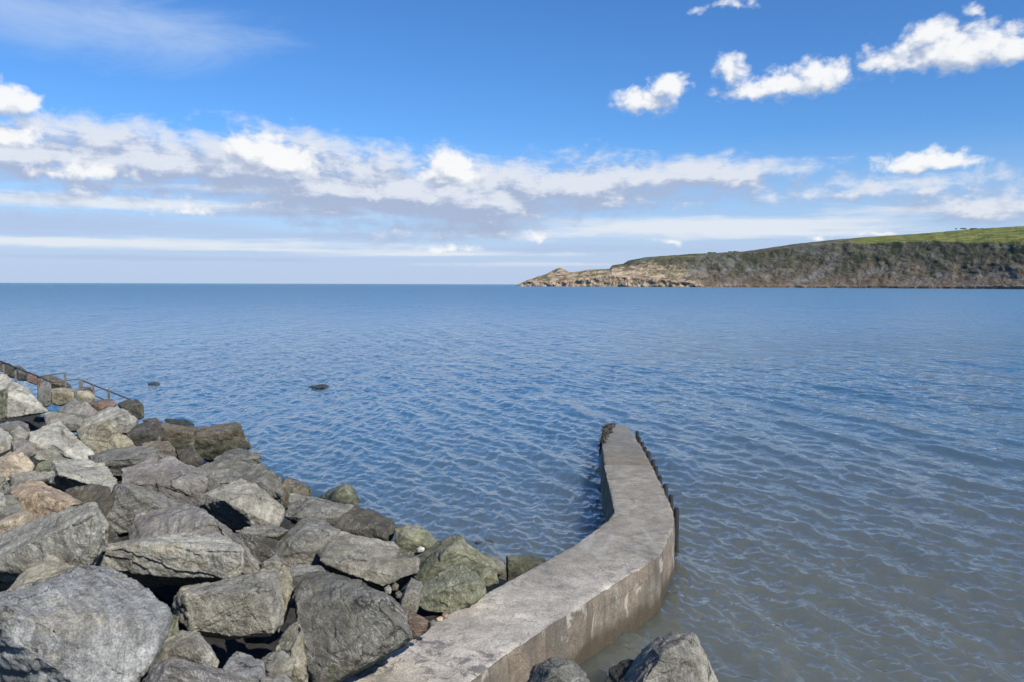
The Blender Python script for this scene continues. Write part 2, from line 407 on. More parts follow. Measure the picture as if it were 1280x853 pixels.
def make_rock(label, tone, pts, dd=0.0, moss=0.0, name='boulder', cat='rock', group='armour rocks on the shore', z0=None, gain=1.0, deep=0.75):
    xs = [p[1] for p in pts]; ys = [p[2] for p in pts]
    cx, cy = (min(xs) + max(xs)) / 2, (min(ys) + max(ys)) / 2
    pts = [(k, cx + (px - cx) * 1.045, cy + (py - cy) * 1.045) for k, px, py in pts] if z0 is None else pts
    d = ray(cx, cy)
    if z0 is None:                               # where the line of sight meets the sloping revetment
        a = (d.x * SN.x + d.y * SN.y)
        s0 = inland(0, 0)
        t0 = (H - 0.15 - SLOPE * s0) / (SLOPE * a - d.z)
    else:
        t0 = (z0 - H) / d.z
    t0 += dd
    S = max(max(xs) - min(xs), (max(ys) - min(ys)) * 1.1) * t0 / F
    bm = bmesh.new()
    if not any(p[0] == 'r' for p in pts) and len(pts) > 4:      # give the block a front arris
        rg = random.Random(int(cx * 7 + cy))
        ww, hh = max(xs) - min(xs), max(ys) - min(ys)
        g1, g2 = rg.uniform(-.12, .22), rg.uniform(-.12, .22)
        pts = pts + [('r', cx - ww * rg.uniform(.2, .34), cy + hh * g1), ('r', cx + ww * rg.uniform(.2, .34), cy + hh * g2)]
    front = [p for p in pts if p[0] == 'r']

    def flat(kinds):
        """best plane through the points of these kinds, so that each face of the block is flat"""
        q = np.array([list(ray(px, py) * (t0 + OFF[k] * S)) for k, px, py in pts if k in kinds])
        if len(q) < 3: return None
        c_ = q.mean(axis=0)
        nrm = np.linalg.svd(q - c_)[2][2]
        return c_, nrm
    planes = {'t': flat('tr'), 'f': flat('fr')}
    V = []
    for k, px, py in pts:
        tt = t0 + OFF[k] * S
        pl = planes.get(k)
        if pl is not None:
            d_ = np.array(list(ray(px, py)))
            den = float(d_ @ pl[1])
            if abs(den) > 0.05:
                tt = min(max(float(pl[0] @ pl[1]) / den, tt - 0.22 * S), tt + 0.3 * S)
        V.append(CAM + ray(px, py) * tt)
        # hidden back and underside
        bx, by = cx + (px - cx) * 0.78, cy + (py - cy) * 0.7
        q = CAM + ray(bx, by) * (t0 + deep * S); q.z -= 0.12 * S
        V.append(q)
    c = sum(V, Vector()) / len(V)
    base = Vector((c.x, c.y, min(v.z for v in V)))
    for v in V: bm.verts.new(v - base)
    r = bmesh.ops.convex_hull(bm, input=bm.verts)
    bmesh.ops.delete(bm, geom=list({g for g in list(r['geom_interior']) + list(r['geom_unused']) if isinstance(g, bmesh.types.BMVert) and g.is_valid}), context='VERTS')
    bmesh.ops.triangulate(bm, faces=bm.faces)
    seed = (sum(xs) * 0.013 + sum(ys) * 0.007) % 50
    rough_up(bm, S, seed, max(2.0 * t0 / F, S / 60))
    me = bpy.data.meshes.new(name)
    for f in bm.faces: f.smooth = True
    bm.to_mesh(me); bm.free()
    o = link(name, me, STONE)
    o.location = base
    k = gain * (0.92 + 0.16 * random.random())
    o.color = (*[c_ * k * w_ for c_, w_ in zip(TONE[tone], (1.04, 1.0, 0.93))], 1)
    o['moss'] = float(moss)
    tag(o, label, cat, group)
    return o


def P(s):
    """'t10,482 f3,4' -> points"""
    out = []
    for w in s.split():
        a, b_ = w[1:].split(',')
        out.append((w[0], float(a), float(b_)))
    return out


ROCKS = [
    # ---- by the railing
    ('pale wedge shaped boulder with an ochre foot, just below the first railing posts', 'pale', 't10,482 t17,476 t33,485 m41,494 m46,503 f59,514 f42,515.5 f30,519.5 r9,522 r9,493', 0, .1),
    ('pale grey boulder cut by the photo edge directly under the white lower rail', 'pale', 't0,467 t8,469 t15,475 m10,483 f9,496 f0,500 t-14,470 f-12,500', 0, 0),
    ('mossy green sided boulder at the photo edge beside the pale wedge shaped boulder', 'green', 't0,492 r9,486 f8,520 f0,526 t-15,495 f-14,526', 0, .5),
    ('black topped boulder seen through the first railing bay at the photo edge', 'dark', 't-12,452 t0,452 t12,454 t17,458 f20,472 f0,472 f-12,472', 2, .3),
    ('dark rock behind the second railing post', 'dark', 't19,457 t26,458 t33,464 m34,476 f22,476', 1.5, .2),
    ('reddish brown rock under the sloping upper rail', 'rust', 't34,465 t43,466 t51,472 f51,482 f34,478', 1, 0),
    ('low dark brown rock beyond the horizontal rail', 'brown', 't52,470 t62,469.5 t77,474 t88,481 f92,488 f70,488 f55,482', 3, .2),
    ('upright grey rock with a dark left flank, beside the pale wedge shaped boulder', 'slate', 't47,486 t54,477 t63,480 r64,489 f63,506 f55,510 m46,500', 0, .1),
    ('yellowish block with a flat top beneath the tall railing post', 'yellow', 't63,486 t80,485 t96,487 r64,490 r90,492 f93,501 f75,507 f65,504', 0, .1),
    ('short pale block against the foot of the downhill railing', 'yellow', 't94,488 t111,488 m119,496 f113,504 f97,503', 0, .1),
    ('small dark rock behind the two middle railing posts', 'dark', 't101,483.5 t113,483.5 f116,490 f101,491', 2, 0),
    ('grey brown boulder with a peaked top below the yellowish block', 'mauve', 't73,514 t88,501 t96,500.5 t108,503 m121,514 f121,521 f105,526 f85,526 r90,516', 0, 0),
    ('smooth rounded grey boulder below the peaked grey brown boulder', 'grey', 't56,518 t60,516 t75,516 t93,519 m104,525 f104,537 f85,540 f60,536', 0, 0),
    ('flat red brown rock under the last railing post', 'rust', 't112,503 t128,499 t140,500 t146,505 f140,514 f118,516', 0, 0),
    ('blackish weedy rock standing in the sea at the lower end of the railing', 'dark', 't146,505 t155,501 t172,500 m178,507 r160,512 r170,510 f180,521 f172,525 f158,520', 0, .5),
    ('long pale grey boulder sloping down towards the sea behind the mustard pyramid', 'pale', 't103,526 t118,516 t141,507.5 t160,514 m171,526 r158,516 f152,540 f104,538 f170,541', 0, 0),
    ('mustard grey pyramid boulder with a dark shaded flank', 'yellow', 't134,526 m171,558 f150,566 f118,569 r103,553 t96,538 r133,528', 0, .1),
    ('dark purplish block at the water side of the mustard pyramid', 'dark', 't158,542 t175,530 t187,527 t200,530 m205,545 f200,554 f172,558 f160,550', 0, 0),
    ('ochre streaked block wedged against the big square sea edge block', 'brown', 't196,531 t212,530 t245,536 r205,536 r240,542 f242,564 f215,560 f201,550', .6, .2),
    ('low olive rock awash behind the ochre streaked block', 'dark', 't206,524 t215,523 t232,523.5 m243,530 f240,536 f208,534', 1.5, .6),
    ('small black rock at the waterline past the long pale grey boulder', 'dark', 't178,525 t195,522 f204,528 f185,532', 1, .2),
    ('big square dark brown block with a mossy top jutting out over the sea', 'brown', 't237,539 t270,531 t293,528.5 t299,530 r301,537 r242,547 f312,560 f290,567 f262,576 f248,570 f240,558', 0, .45),
    ('dark brown rounded rock between the mustard pyramid and the mauve slab', 'brown', 't176,554 t195,551 t210,552 m222,565 f226,578 f200,574 f180,566', 0, .1),
    ('wedge of dark olive rock under the big square sea edge block', 'dark', 't220,561 t243,562 m256,576 f244,588 f225,578', 0, .3),
    ('long dark grey slab with pale layered end below the mustard pyramid', 'slate', 't112,570 t140,562 t180,556 t194,560 m202,569 f180,584 f150,596 f135,596 f123,588', 0, 0),
    ('broad mauve grey slab with a stepped front in the middle of the bank', 'mauve', 't152,586 t196,570 t212,569.5 t255,591 r256,600 m259,612 f250,634 f225,632 r228,608 f200,622 f153,606', 0, 0),
    ('smooth slate boulder leaning to the water below the big square sea edge block', 'slate', 't245,585 t274,575 t300,577 t330,580 m352,600 f352,620 f330,628 f290,634 f256,618', 0, 0),
    ('flat topped slate ledge touching the sea beside the smooth slate boulder', 'slate', 't266,573 t285,564 t298,561 t326,566 r326,572 f326,580 f310,584 f270,580', .6, .1),
    ('humped grey boulder with a black hollow underneath it', 'grey', 't258,618 t280,615 t290,604 t302,598.5 t316,604 t330,615 m352,635 m354,645 f347,658 f322,660 r305,638 r281,626 u250,632 u288,664', -.3, 0),
    ('pointed brown mossy rock behind the humped grey boulder', 'brown', 't350,608 t359,597 t374,603 t388,609 m389,620 r372,615 f372,636 f350,636', .3, .35),
    ('dished slate slab between the pointed brown rock and the weedy black block', 'slate', 't363,616 t395,620 t415,627 t442,633 m433,646 f418,660 f380,656 f358,645', 0, .1),
    ('green capped rock with a dark hollow front standing out against the water', 'green', 't399,622 t430,604 t439,605 t444,618 m449,624 f446,636 f424,636 r413,627 r431,610', .8, .9),
    ('weedy black block with a red brown edge at the waterline', 'dark', 't445,633 t470,642 t490,653 m494,660 f486,678 f440,676 f416,660 m430,643', .2, .35),
    ('round green weed covered rock in the shallows beside the weedy black block', 'green', 't494,662 t505,656 t520,656 t540,667 m546,678 f537,688 f515,693 f495,684', .2, 1.0),
    ('dome shaped slate boulder with a dark lower half', 'slate', 't343,680 t383,646 t400,649 t424,663 m416,672 m403,690 f398,712 f360,714 f345,700 r385,668', 0, .2),
    ('large pale green grey boulder with a sharp undercut edge above the dark slab', 'grey', 't399,693 t414,672 t424,664 t436,668 t490,677 t500,683 m522,697 f520,716 r500,722 r478,734 r455,722 r403,701 u500,736 u470,740 u420,722', -.2, .15),
    ('tall pale green pyramid boulder at the water beside the pier', 'green', 't522,696 t548,680 t566,671 t577,673 m595,688 m612,700 f628,716 f600,724 f560,730 f522,734 r562,686', .2, .15),
    ('small grey green cobble tucked against the pier behind the rounded green boulder', 'green', 't597,712 t608,708 m621,714 f624,729 f608,734 f596,724', 0, .1),
    ('pale sloping slab just beyond the small cobble beside the pier', 'grey', 't600,693 t622,695 t632,704 f633,727 f612,720 f600,708', .5, .1),
    ('triangular rock with a black side, farthest along the pier edge', 'green', 't634,696 t660,695 t680,699 m684,706 f655,722 f635,730 r646,717 r636,699', .2, .1),
    ('rounded green grey boulder leaning on the pier', 'green', 't523,738 t532,729 t567,706 t577,708 t594,715 m606,730 m605,742 f590,757 f566,768 f535,764 f517,754 r560,736 r592,728', -.2, .05),
    ('small split grey stone beside the reddish pebbles', 'grey', 't500,747 t514,722 t529,731 m523,750 f520,766 f500,760', 0, 0),
    ('red brown stone wedged between the dark slab and the pier', 'rust', 't503,761 t515,763 m534,776 m540,782 f518,800 f508,796', 0, 0),
    ('huge dark slate slab with a yellowish lower side lying against the pier', 'slate', 't369,737 t384,716 t405,714 t428,721 t440,732 t462,741 t473,738 m491,746 m508,766 f514,797 f468,824 f403,857 f385,838 m371,755 r462,750 r446,790 r402,838', 0, .3),
    ('small pale lump behind the top edge of the huge dark slab', 'grey', 't433,728 t448,724 m462,740 f455,748 f433,744', .4, .25),
    ('dark slate rock between the square front block and the huge dark slab', 'slate', 't356,713 t375,707 t400,708 t409,716 f402,734 f374,752 f360,746', .2, .1),
    ('square grey block with a flat lit top and a black hole underneath', 'grey', 't229,735 t262,727 t300,719 t328,713 t343,713 r234,744 r300,745 r333,738 m352,765 m350,778 r340,791 r322,786 f284,795 f240,788 m219,765 m221,747', -.2, .15),
    ('yellow green boulder pressed against the square front block', 'yellow', 't333,715 t345,708 t362,711 m368,740 f358,768 f348,790', .1, .3),
    ('long pale slab with a straight gritty front face, resting over a black gap', 'pale', 't110,687 t130,681 t175,672 t212,670 t250,663 t264,665 t297,684 r112,691 r180,679 r222,685 r298,689 f299,712 f292,720 f242,722 f169,718 f116,706 m109,697', -.5, .12),
    ('streaked brown boulder with a pale crest behind the long pale slab', 'mauve', 't161,676 t168,650 t178,637 t205,636 t224,628.5 t243,634 r268,650 t287,664 m305,684 m322,704 f318,714 f298,718 f240,708 f165,690 r284,672', 0, .15),
    ('slate green slab with a straight top edge and an upright end face', 'slate', 't144,606 t160,607 t190,616 t226,627 f214,645 f175,660 f150,668 f135,660 f132,648 r160,609 r154,642', -.1, .15),
    ('thin flat grey rock roofing a dark hole below the humped grey boulder', 'grey', 't295,664 t315,657 t345,658 t362,662 m352,672 f345,676 f310,670', 0, 0),
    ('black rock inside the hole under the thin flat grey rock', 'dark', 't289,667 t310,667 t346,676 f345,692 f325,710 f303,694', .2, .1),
    ('small pale stone at the foot of the dome shaped slate boulder', 'grey', 't323,706 t345,693 m352,704 f347,714 f328,715', 0, 0),
    ('huge flat blue grey slab with white veins, lowest on the bank', 'blue', 't-30,758 t0,744 t45,730 t85,718 t110,709 t135,708 t160,718 t175,727 t187,745 t205,760 m207,776 m193,815 f168,855 f160,872 r-20,768 r0,768 r33,774 r60,784 r75,808 r104,862 u0,862 u60,872 u-30,860', -.5, 0),
    ('yellowish layered rock just above the huge blue grey slab', 'yellow', 't9,740 t40,705 t62,703 t85,706 t100,713 f84,732 f40,744', -.1, .1),
    ('broad silver grey slab with a dark broken lower edge above the huge blue grey slab', 'pale', 't-25,678 t0,668 t55,652 t70,640 t85,633 t115,629 t126,641 m131,656 m131,682 f108,712 f90,709 f40,714 u0,736 u-25,740 r-20,708 r0,703 r35,696 r68,692 r100,668 r113,645', -.2, 0),
    ('thin dark rock squeezed behind the end of the long pale slab', 'dark', 't126,645 t140,660 m152,676 f134,688', .2, .1),
    ('narrow tan topped plank of rock at the photo edge above the broad silver grey slab', 'tan', 't-15,655 t0,650 t30,639 t40,641 m42,655 f30,661 f0,670 f-15,674 r30,645 r0,657', -.1, 0),
    ('orange and grey boulder with a triangular grey face', 'orange', 't13,611 t36,600 t52,603 t78,614 t101,628 m86,640 f55,655 f35,645 f27,638 f17,623 r35,622 r48,616 r82,634', -.2, 0),
    ('low grey rock lying behind the orange and grey boulder', 'grey', 't12,595 t40,589 t69,590 m64,605 f47,608 f15,610', 0, 0),
    ('warm tan boulder with a rough lit front at the photo edge', 'tan', 't-12,580 t2,571 t13,565 t28,564.5 m43,582 f37,592 f12,598 f5,602 f-12,602 r10,574', 0, 0),
    ('grey stone at the photo edge below the warm tan boulder', 'grey', 't-14,597 t5,596 m13,608 f13,624 f-12,624', 0, .1),
    ('dark green grey rock under the orange and grey boulder', 'slate', 't-15,622 t10,612 m30,638 f32,648 f0,658 f-15,660', 0, .3),
    ('little pale stone above the narrow tan plank of rock', 'pale', 't-10,613 t3,615 m8,625 f8,634 f-10,642', -.4, 0),
    ('pale cap rock with a brown lower half above the warm tan boulder', 'pale', 't-12,533 t0,535 t10,540 m16,549 f12,562 f0,568 f-12,568', 0, 0),
    ('slate rock in the shade under the pale wedge shaped boulder', 'slate', 't-6,533 t10,527 t25,526 t34,531 m38,540 f25,548 f10,546 f-4,540', .3, .1),
    ('small grey stone with a peaked top between the pale cap rock and jagged pale boulder', 'grey', 't12,541 t24,532.5 t37,541 m34,551 f15,558', 0, 0),
    ('mauve stone under the small peaked grey stone', 'mauve', 't13,553 t28,547 t46,555 m46,568 f33,575 f19,568', 0, 0),
    ('jagged pale boulder with a dark hollow in the middle of the upper bank', 'pale', 't38,541 t58,536 t74,528 t83,536 t94,545 t114,562 m117,571 f103,578 f68,578 r67,556 f46,574 f36,560', -.1, .05),
    ('pale boulder with a dark mossy underside below the jagged pale boulder', 'pale', 't68,576 t100,574 t130,580 t136,594 m147,603 f138,615 r100,602 r73,592 u85,620 u60,606', -.2, .05),
    ('dark green wedge under the jagged pale boulder', 'green', 't48,579 t68,571 t82,580 f80,594 f41,594', .1, .4),
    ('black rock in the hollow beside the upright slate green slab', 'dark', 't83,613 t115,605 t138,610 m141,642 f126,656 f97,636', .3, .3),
    ('rounded grey stone below the square front block', 'grey', 't193,810 t210,798 t227,790 t249,791 m263,808 m275,826 f268,845 f220,840 f194,835 r217,812 r240,803', 0, .1),
    ('reddish grey slab at the very foot of the photo beside the huge blue grey slab', 'mauve', 't177,848 t190,834 t213,825 t240,831 t265,836 t295,842 m314,857 f310,878 f175,878 r215,832', -.2, 0),
    ('small blue grey slab beside the knobbly grey stone', 'blue', 't286,824 t296,815 t313,820 t328,828 m333,854 f325,874 f300,860 f278,842', 0, 0),
    ('knobbly grey stone between the small blue grey slab and the tan sided spike', 'grey', 't321,832 t336,816 t354,814 m369,822 f364,848 f335,856', .1, .1),
    ('upright spike of rock with a tan side next to the huge dark slab', 'yellow', 't346,813 t356,790 t370,780 t378,785 m382,822 f385,866 f350,868 r364,812', -.1, 0),
    ('low pale rock at the bottom of the photo under the knobbly grey stone', 'grey', 't327,848 t355,842 m368,853 f368,880 f325,880', -.1, 0),
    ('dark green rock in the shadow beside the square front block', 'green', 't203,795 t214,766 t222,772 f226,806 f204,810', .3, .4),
    # ---- the seaward side of the pier
    ('blue grey rock against the outer wall of the pier', 'slate', 't660,853 t668,832 t690,823 t715,825 t729,840 m738,858 f740,880 f656,880 r690,840', 0, .1),
    ('black wet rock standing in the water between the pier and the pale grey green boulder', 'dark', 't756,858 t762,836 t785,822 t805,828 m818,858 f815,885 f756,885', 0, .1),
    ('large pale grey green boulder at the water on the outer side of the pier', 'grey', 't772,856 t798,819 t810,803 t820,797 t832,791 t850,788 t867,792 t823,797 m874,810 m890,834 m900,856 f900,890 f775,890 r826,822 r866,822', 0, .25),
]

for i, r in enumerate(ROCKS):
    z0 = 1.1 if 'large pale grey green' in r[0] else 0.75 if 'pier and the pale' in r[0] else None
    gain = 0.78 if 'huge dark slate' in r[0] else 1.22 if 'huge flat blue' in r[0] else 1.2 if 'large pale grey green boulder at' in r[0] else 1.0
    make_rock(r[0], r[1], P(r[2]), r[3], r[4], z0=z0, gain=gain)

# rocks awash out at sea, and small loose stones by the pier
make_rock('dark rock awash well out from the shore', 'dark', P('t384,483 t394,481 t404,480 t412,482 m414,484 f412,487 f388,486'), 0, 0, name='sea_rock', group=None, z0=0.0)
make_rock('tiny black rock breaking the surface off the railing end', 'dark', P('t184,479 t190,477.8 t198,478 m200,479 f197,482 f185,482'), 0, .1, name='sea_rock', group=None, z0=0.0)
make_rock('flat reddish rock just breaking the surface off the pyramid boulder', 'rust', P('t590,677 t602,674.5 t614,675 m618,677.5 f612,683 f592,683'), 0, .1, name='sea_rock', group=None, z0=0.02)
STONES = [
    ('cream pebble on the pier edge beside the rounded green boulder', 'tan', 't545,773 t551,770 t554,772 f552,777 f546,778', 1.6),
    ('brick red stone under the rounded green boulder at the pier edge', 'rust', 't552,768 t557,765 t561,768 f559,773 f553,774', 1.6),
    ('pinkish pebble next to the cream pebble', 'mauve', 't537,777 t541,774 t545,777 f543,782 f538,783', 1.0),
    ('white stone behind the large undercut boulder', 'pale', 't520,687 t525,683 t531,685 f530,690 f522,691', 1.5),
    ('red pebble uppermost in the gap above the split grey stone', 'brown', 't489,733 t494,728 t499,731 f497,738 f490,739', 1.2),
    ('dull brown pebble lowest in the gap above the split grey stone', 'brown', 't494,741 t499,738 t503,742 f500,748 f495,748', 1.2),
    ('grey pebble in the gap above the split grey stone', 'grey', 't480,735 t486,731 t490,736 f488,743 f481,742', 1.2),
]
for l, tn, s, g in STONES:
    make_rock(l, tn, P(s), -.35, 0, name='pebble', cat='pebble', group='loose stones beside the pier', gain=g)

# ------------------------------------------------------------------ pier
NS = 420


def resample(A, n):
    d = np.r_[0, np.cumsum(np.linalg.norm(np.diff((Lp + Rp) / 2, axis=0), axis=1))]
    u = np.linspace(0, d[-1], n)
    B = np.stack([np.interp(u, d, A[:, k]) for k in range(3)], 1)
    for _ in range(5):
        B[1:-1] = (B[:-2] + 2 * B[1:-1] + B[2:]) / 4
    return B


L, Rr = resample(Lp, NS), resample(Rp, NS)
across = Rr - L; across /= np.linalg.norm(across, axis=1)[:, None]
rows = []
NW, NA = 12, 26
for i in range(NS):
    l, r_, a = Vector(L[i]), Vector(Rr[i]), Vector(across[i])
    row = []
    depth = l.z + 1.3
    for k in range(NW):                       # left wall, bottom up
        f = k / (NW - 1)
        q = l - a * (0.24 * (1 - f)) + Vector((0, 0, -depth * (1 - f)))
        q += a * (mn.fractal(q * 1.6, 0.8, 2, 4) * 0.014)
        row.append(q)
    chip = [0.012 + 0.05 * max(0, mn.fractal(Vector((q.x * 3.3, q.y * 3.3, s)), 0.8, 2, 4) - 0.15) for q, s in ((l, 1), (r_, 9))]
    row[-1] = row[-1] - Vector((0, 0, chip[0]))
    for k in range(NA):
        f = k / (NA - 1)
        q = l.lerp(r_, f * 0.98 + 0.01)
        q.z += mn.fractal(q * 0.9, 0.8, 2, 5) * 0.022 - (0.006 if k in (0, NA - 1) else 0)
        if i < 60 and abs(q.z) < 9:          # weathered joint towards the seaward end
            q.z += 0
        row.append(q)
    for k in range(NW):
        f = k / (NW - 1)
        q = r_ + a * (0.13 * f) + Vector((0, 0, -depth * f))
        q += a * (mn.fractal(q * 1.6, 0.8, 2, 4) * 0.016 + (0.02 if mn.noise(Vector((q.x * .9, q.y * .9, q.z * 1.6))) > 0.1 else 0))
        row.append(q)
    row[NW + NA] = row[NW + NA] - Vector((0, 0, chip[1]))
    rows.append(row)
PG = np.array([[list(q) for q in r_] for r_ in rows])
base = PG[NS // 2].mean(axis=0); base[2] = -1.3
me = grid_mesh('pier', PG - base)
# the seaward end
nv = PG.shape[1]
bm = bmesh.new(); bm.from_mesh(me); bm.verts.ensure_lookup_table()
for loop in (list(range(nv)),):
    bm.faces.new([bm.verts[k] for k in loop])
bm.faces.new([bm.verts[(NS - 1) * nv + k] for k in reversed(range(nv))])
bmesh.ops.recalc_face_normals(bm, faces=bm.faces)
bm.to_mesh(me); bm.free()
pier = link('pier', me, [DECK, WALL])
pier.location = base
mi = np.zeros(len(me.polygons), np.int32)
nf = nv - 1
k = np.arange((NS - 1) * nf) % nf
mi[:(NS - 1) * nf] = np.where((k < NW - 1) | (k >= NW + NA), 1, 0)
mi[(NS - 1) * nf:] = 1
me.polygons.foreach_set('material_index', mi)
me.set_sharp_from_angle(angle=R(50))
tag(pier, 'bent grey concrete pier running out from the rocks into the sea', 'pier')


def tube(bm, a, b_, r0, r1=None, n=10, jitter=0.0):
    r1 = r0 if r1 is None else r1
    a, b_ = Vector(a), Vector(b_)
    d = (b_ - a).normalized()
    u = d.orthogonal().normalized(); w = d.cross(u)
    rings = []
    for t_, r_ in ((0, r0), (0.33, r0 * .7 + r1 * .3), (0.66, r0 * .3 + r1 * .7), (0.97, r1), (1, r1 * 0.8)):
        rings.append([bm.verts.new(a.lerp(b_, t_) + (u * math.cos(6.283 * k / n) + w * math.sin(6.283 * k / n)) * r_ * (1 + jitter * random.uniform(-1, 1))) for k in range(n)])
    for r1_, r2_ in zip(rings, rings[1:]):
        for k in range(n): bm.faces.new([r1_[k], r1_[(k + 1) % n], r2_[(k + 1) % n], r2_[k]])
    bm.faces.new(rings[0][::-1]); bm.faces.new(rings[-1])


def mesh_from(bm, name, smooth=True):
    me = bpy.data.meshes.new(name)
    bmesh.ops.recalc_face_normals(bm, faces=bm.faces)
    for f in bm.faces: f.smooth = smooth
    bm.to_mesh(me); bm.free()
    me.set_sharp_from_angle(angle=R(40))
    return me


PILES = [(794, 541, .45), (797, 548, .55), (800.5, 555, .62), (804, 561, .72), (808, 568.5, .85), (812, 576.5, 1.0), (817, 585.5, 1.06),
         (822, 596.5, 1.08), (828.5, 608.5, 1.1), (835, 622, 1.12), (844.5, 636, 1.16)]
ORD = ['first', 'second', 'third', 'fourth', 'fifth', 'sixth', 'seventh', 'eighth', 'ninth', 'tenth']
for i, (px, py, z) in enumerate(PILES):
    q = at_z(px, py, z)
    last = i == len(PILES) - 1
    r_ = 0.075 if last else 0.066 + 0.012 * random.random()
    bm = bmesh.new()
    tube(bm, (0, 0, -1.4), (random.uniform(-.03, .03), 0, z + (0.02 if last else random.uniform(.03, .12))), r_ * 1.1, r_, 10, 0.09)
    o = link('timber_pile', mesh_from(bm, 'timber_pile'), TIMBER)
    o.location = (q.x + (0.03 if last else 0.10), q.y, 0)
    tag(o, 'tall black timber pile standing by itself at the outer bend of the pier' if last else
        'black timber pile along the outer pier edge, %s from the seaward tip' % ORD[i], 'pile', 'timber piles along the pier')

# weed hanging on the seaward tip of the pier
bm = bmesh.new()
rng = random.Random(3)
for k in range(420):
    f = rng.random() ** 1.3
    i = int(f * 84)
    l, a = Vector(L[i]), Vector(across[i])
    s = rng.random()
    p0 = l + a * (rng.uniform(-0.02, 0.42 * (1 - f) + .05) if s < .55 else -0.05) + Vector((0, 0, 0.03 if s < .55 else -rng.random() * 0.5))
    dirn = (Vector((rng.uniform(-1, 1), rng.uniform(-1, 1), rng.uniform(-0.1, 0.7) if s < .55 else rng.uniform(-1.5, -.2)))).normalized()
    ln = rng.uniform(0.08, 0.24)
    sd = dirn.orthogonal().normalized() * rng.uniform(0.02, 0.05)
    prev = None
    for j in range(4):
        c = p0 + dirn * ln * j / 3 + Vector((0, 0, -0.05 * (j / 3) ** 2)) + Vector((rng.uniform(-1, 1),) * 3) * 0.012
        w_ = sd * (1 - 0.75 * j / 3)
        cur = [bm.verts.new(c - w_), bm.verts.new(c + w_ + Vector((0, 0, .01)))]
        if prev: bm.faces.new([prev[0], prev[1], cur[1], cur[0]])
        prev = cur
o = link('seaweed', mesh_from(bm, 'seaweed'), WEED)
tag(o, 'clump of blackish seaweed draped over the seaward tip of the pier', 'seaweed')

# ------------------------------------------------------------------ railings on the steps
def railing(name, label, posts, bars, d0, d1, x0, x1):
    """posts: (px, y_top, y_foot, material), bars: ((px,py),(px,py), material); distance runs from d0 at x0 to d1 at x1"""
    def pt(px, py):
        d = d0 + (d1 - d0) * (px - x0) / (x1 - x0)
        return CAM + ray(px, py) * d
    root = bpy.data.objects.new(name, None); col.objects.link(root)
    root.location = pt(posts[0][0], posts[0][2])
    tag(root, label, 'railing')
    for px, yt, yf, m_ in posts:
        a, b_ = pt(px, yf), pt(px, yt)
        b_.x, b_.y = a.x, a.y
        a.z -= 0.25
        bm = bmesh.new(); tube(bm, a - root.location, b_ - root.location, 0.06, 0.055, 8, 0.04)
        link('post', mesh_from(bm, 'post'), m_, root)
    for p1, p2, m_, rr in bars:
        bm = bmesh.new(); tube(bm, pt(*p1) - root.location, pt(*p2) - root.location, rr, rr, 8)
        link('rail', mesh_from(bm, 'rail'), m_, root)
    return root


railing('railing', 'sloping railing with a white lower rail at the top of the steps',
        [(4.5, 452, 468, RAILPOST), (19.5, 457.5, 473, RAILPOST), (48, 471, 482, RAILRUST)],
        [((-12, 446.6), (66, 478.4), RAILBAR, .038), ((-12, 461.4), (8.5, 469), RAILPALE, .028), ((31, 477.6), (42, 482.2), RAILPALE, .028)], 38, 42, 0, 66)
railing('railing', 'horizontal railing bay with a tall post on the steps landing',
        [(82, 465.5, 487, RAILPOST), (100, 472, 489, RAILPOST), (60.5, 472, 483, RAILPOST)],
        [((50, 470.8), (83, 466), RAILBAR, .034), ((60, 478), (82, 477.4), RAILBAR, .028), ((82, 476), (100, 473.6), RAILBAR, .034)], 43, 44.5, 50, 100)
railing('railing', 'railing running down the bank to the sea past the last rocks',
        [(117, 480.5, 498, RAILRUST), (136.3, 486.5, 500, RAILRUST), (103, 475.5, 490, RAILPOST)],
        [((102.5, 475.8), (164, 500.2), RAILBAR, .045), ((116, 494), (130, 499.4), RAILBAR, .034)], 43.5, 46, 100, 164)

# ------------------------------------------------------------------ ground under the rocks
s_ = np.concatenate([np.linspace(-14, -2, 8), np.linspace(-1.8, 13, 90), np.linspace(14, 40, 10)])
u_ = np.concatenate([np.linspace(-40, -12, 12), np.linspace(-11.6, 45, 250), np.linspace(47, 110, 20)])
n, mcols = len(s_), len(u_)
G = np.zeros((n, mcols, 3))
for i in range(n):
    for j in range(mcols):
        x = W0.x + SN.x * s_[i] + SD.x * u_[j]; y = W0.y + SN.y * s_[i] + SD.y * u_[j]
        z = SLOPE * min(s_[i], 13) - 1.55 + 0.05 * max(0, s_[i] - 13)
        z += mn.fractal(Vector((x, y, 0)) * 1.1, 0.8, 2, 5) * 0.45
        z += min(0.5, mn.voronoi(Vector((x, y, 0)) * 1.6)[0][1]) * 0.5 - 0.25
        z -= max(0, u_[j] - 33) * 0.25
        if math.hypot(x, y) < 7: z = min(z, 4.6)
        G[i, j] = (x, y, z)
o = link('ground', grid_mesh('ground', G), RUBBLE)
tag(o, kind='structure')

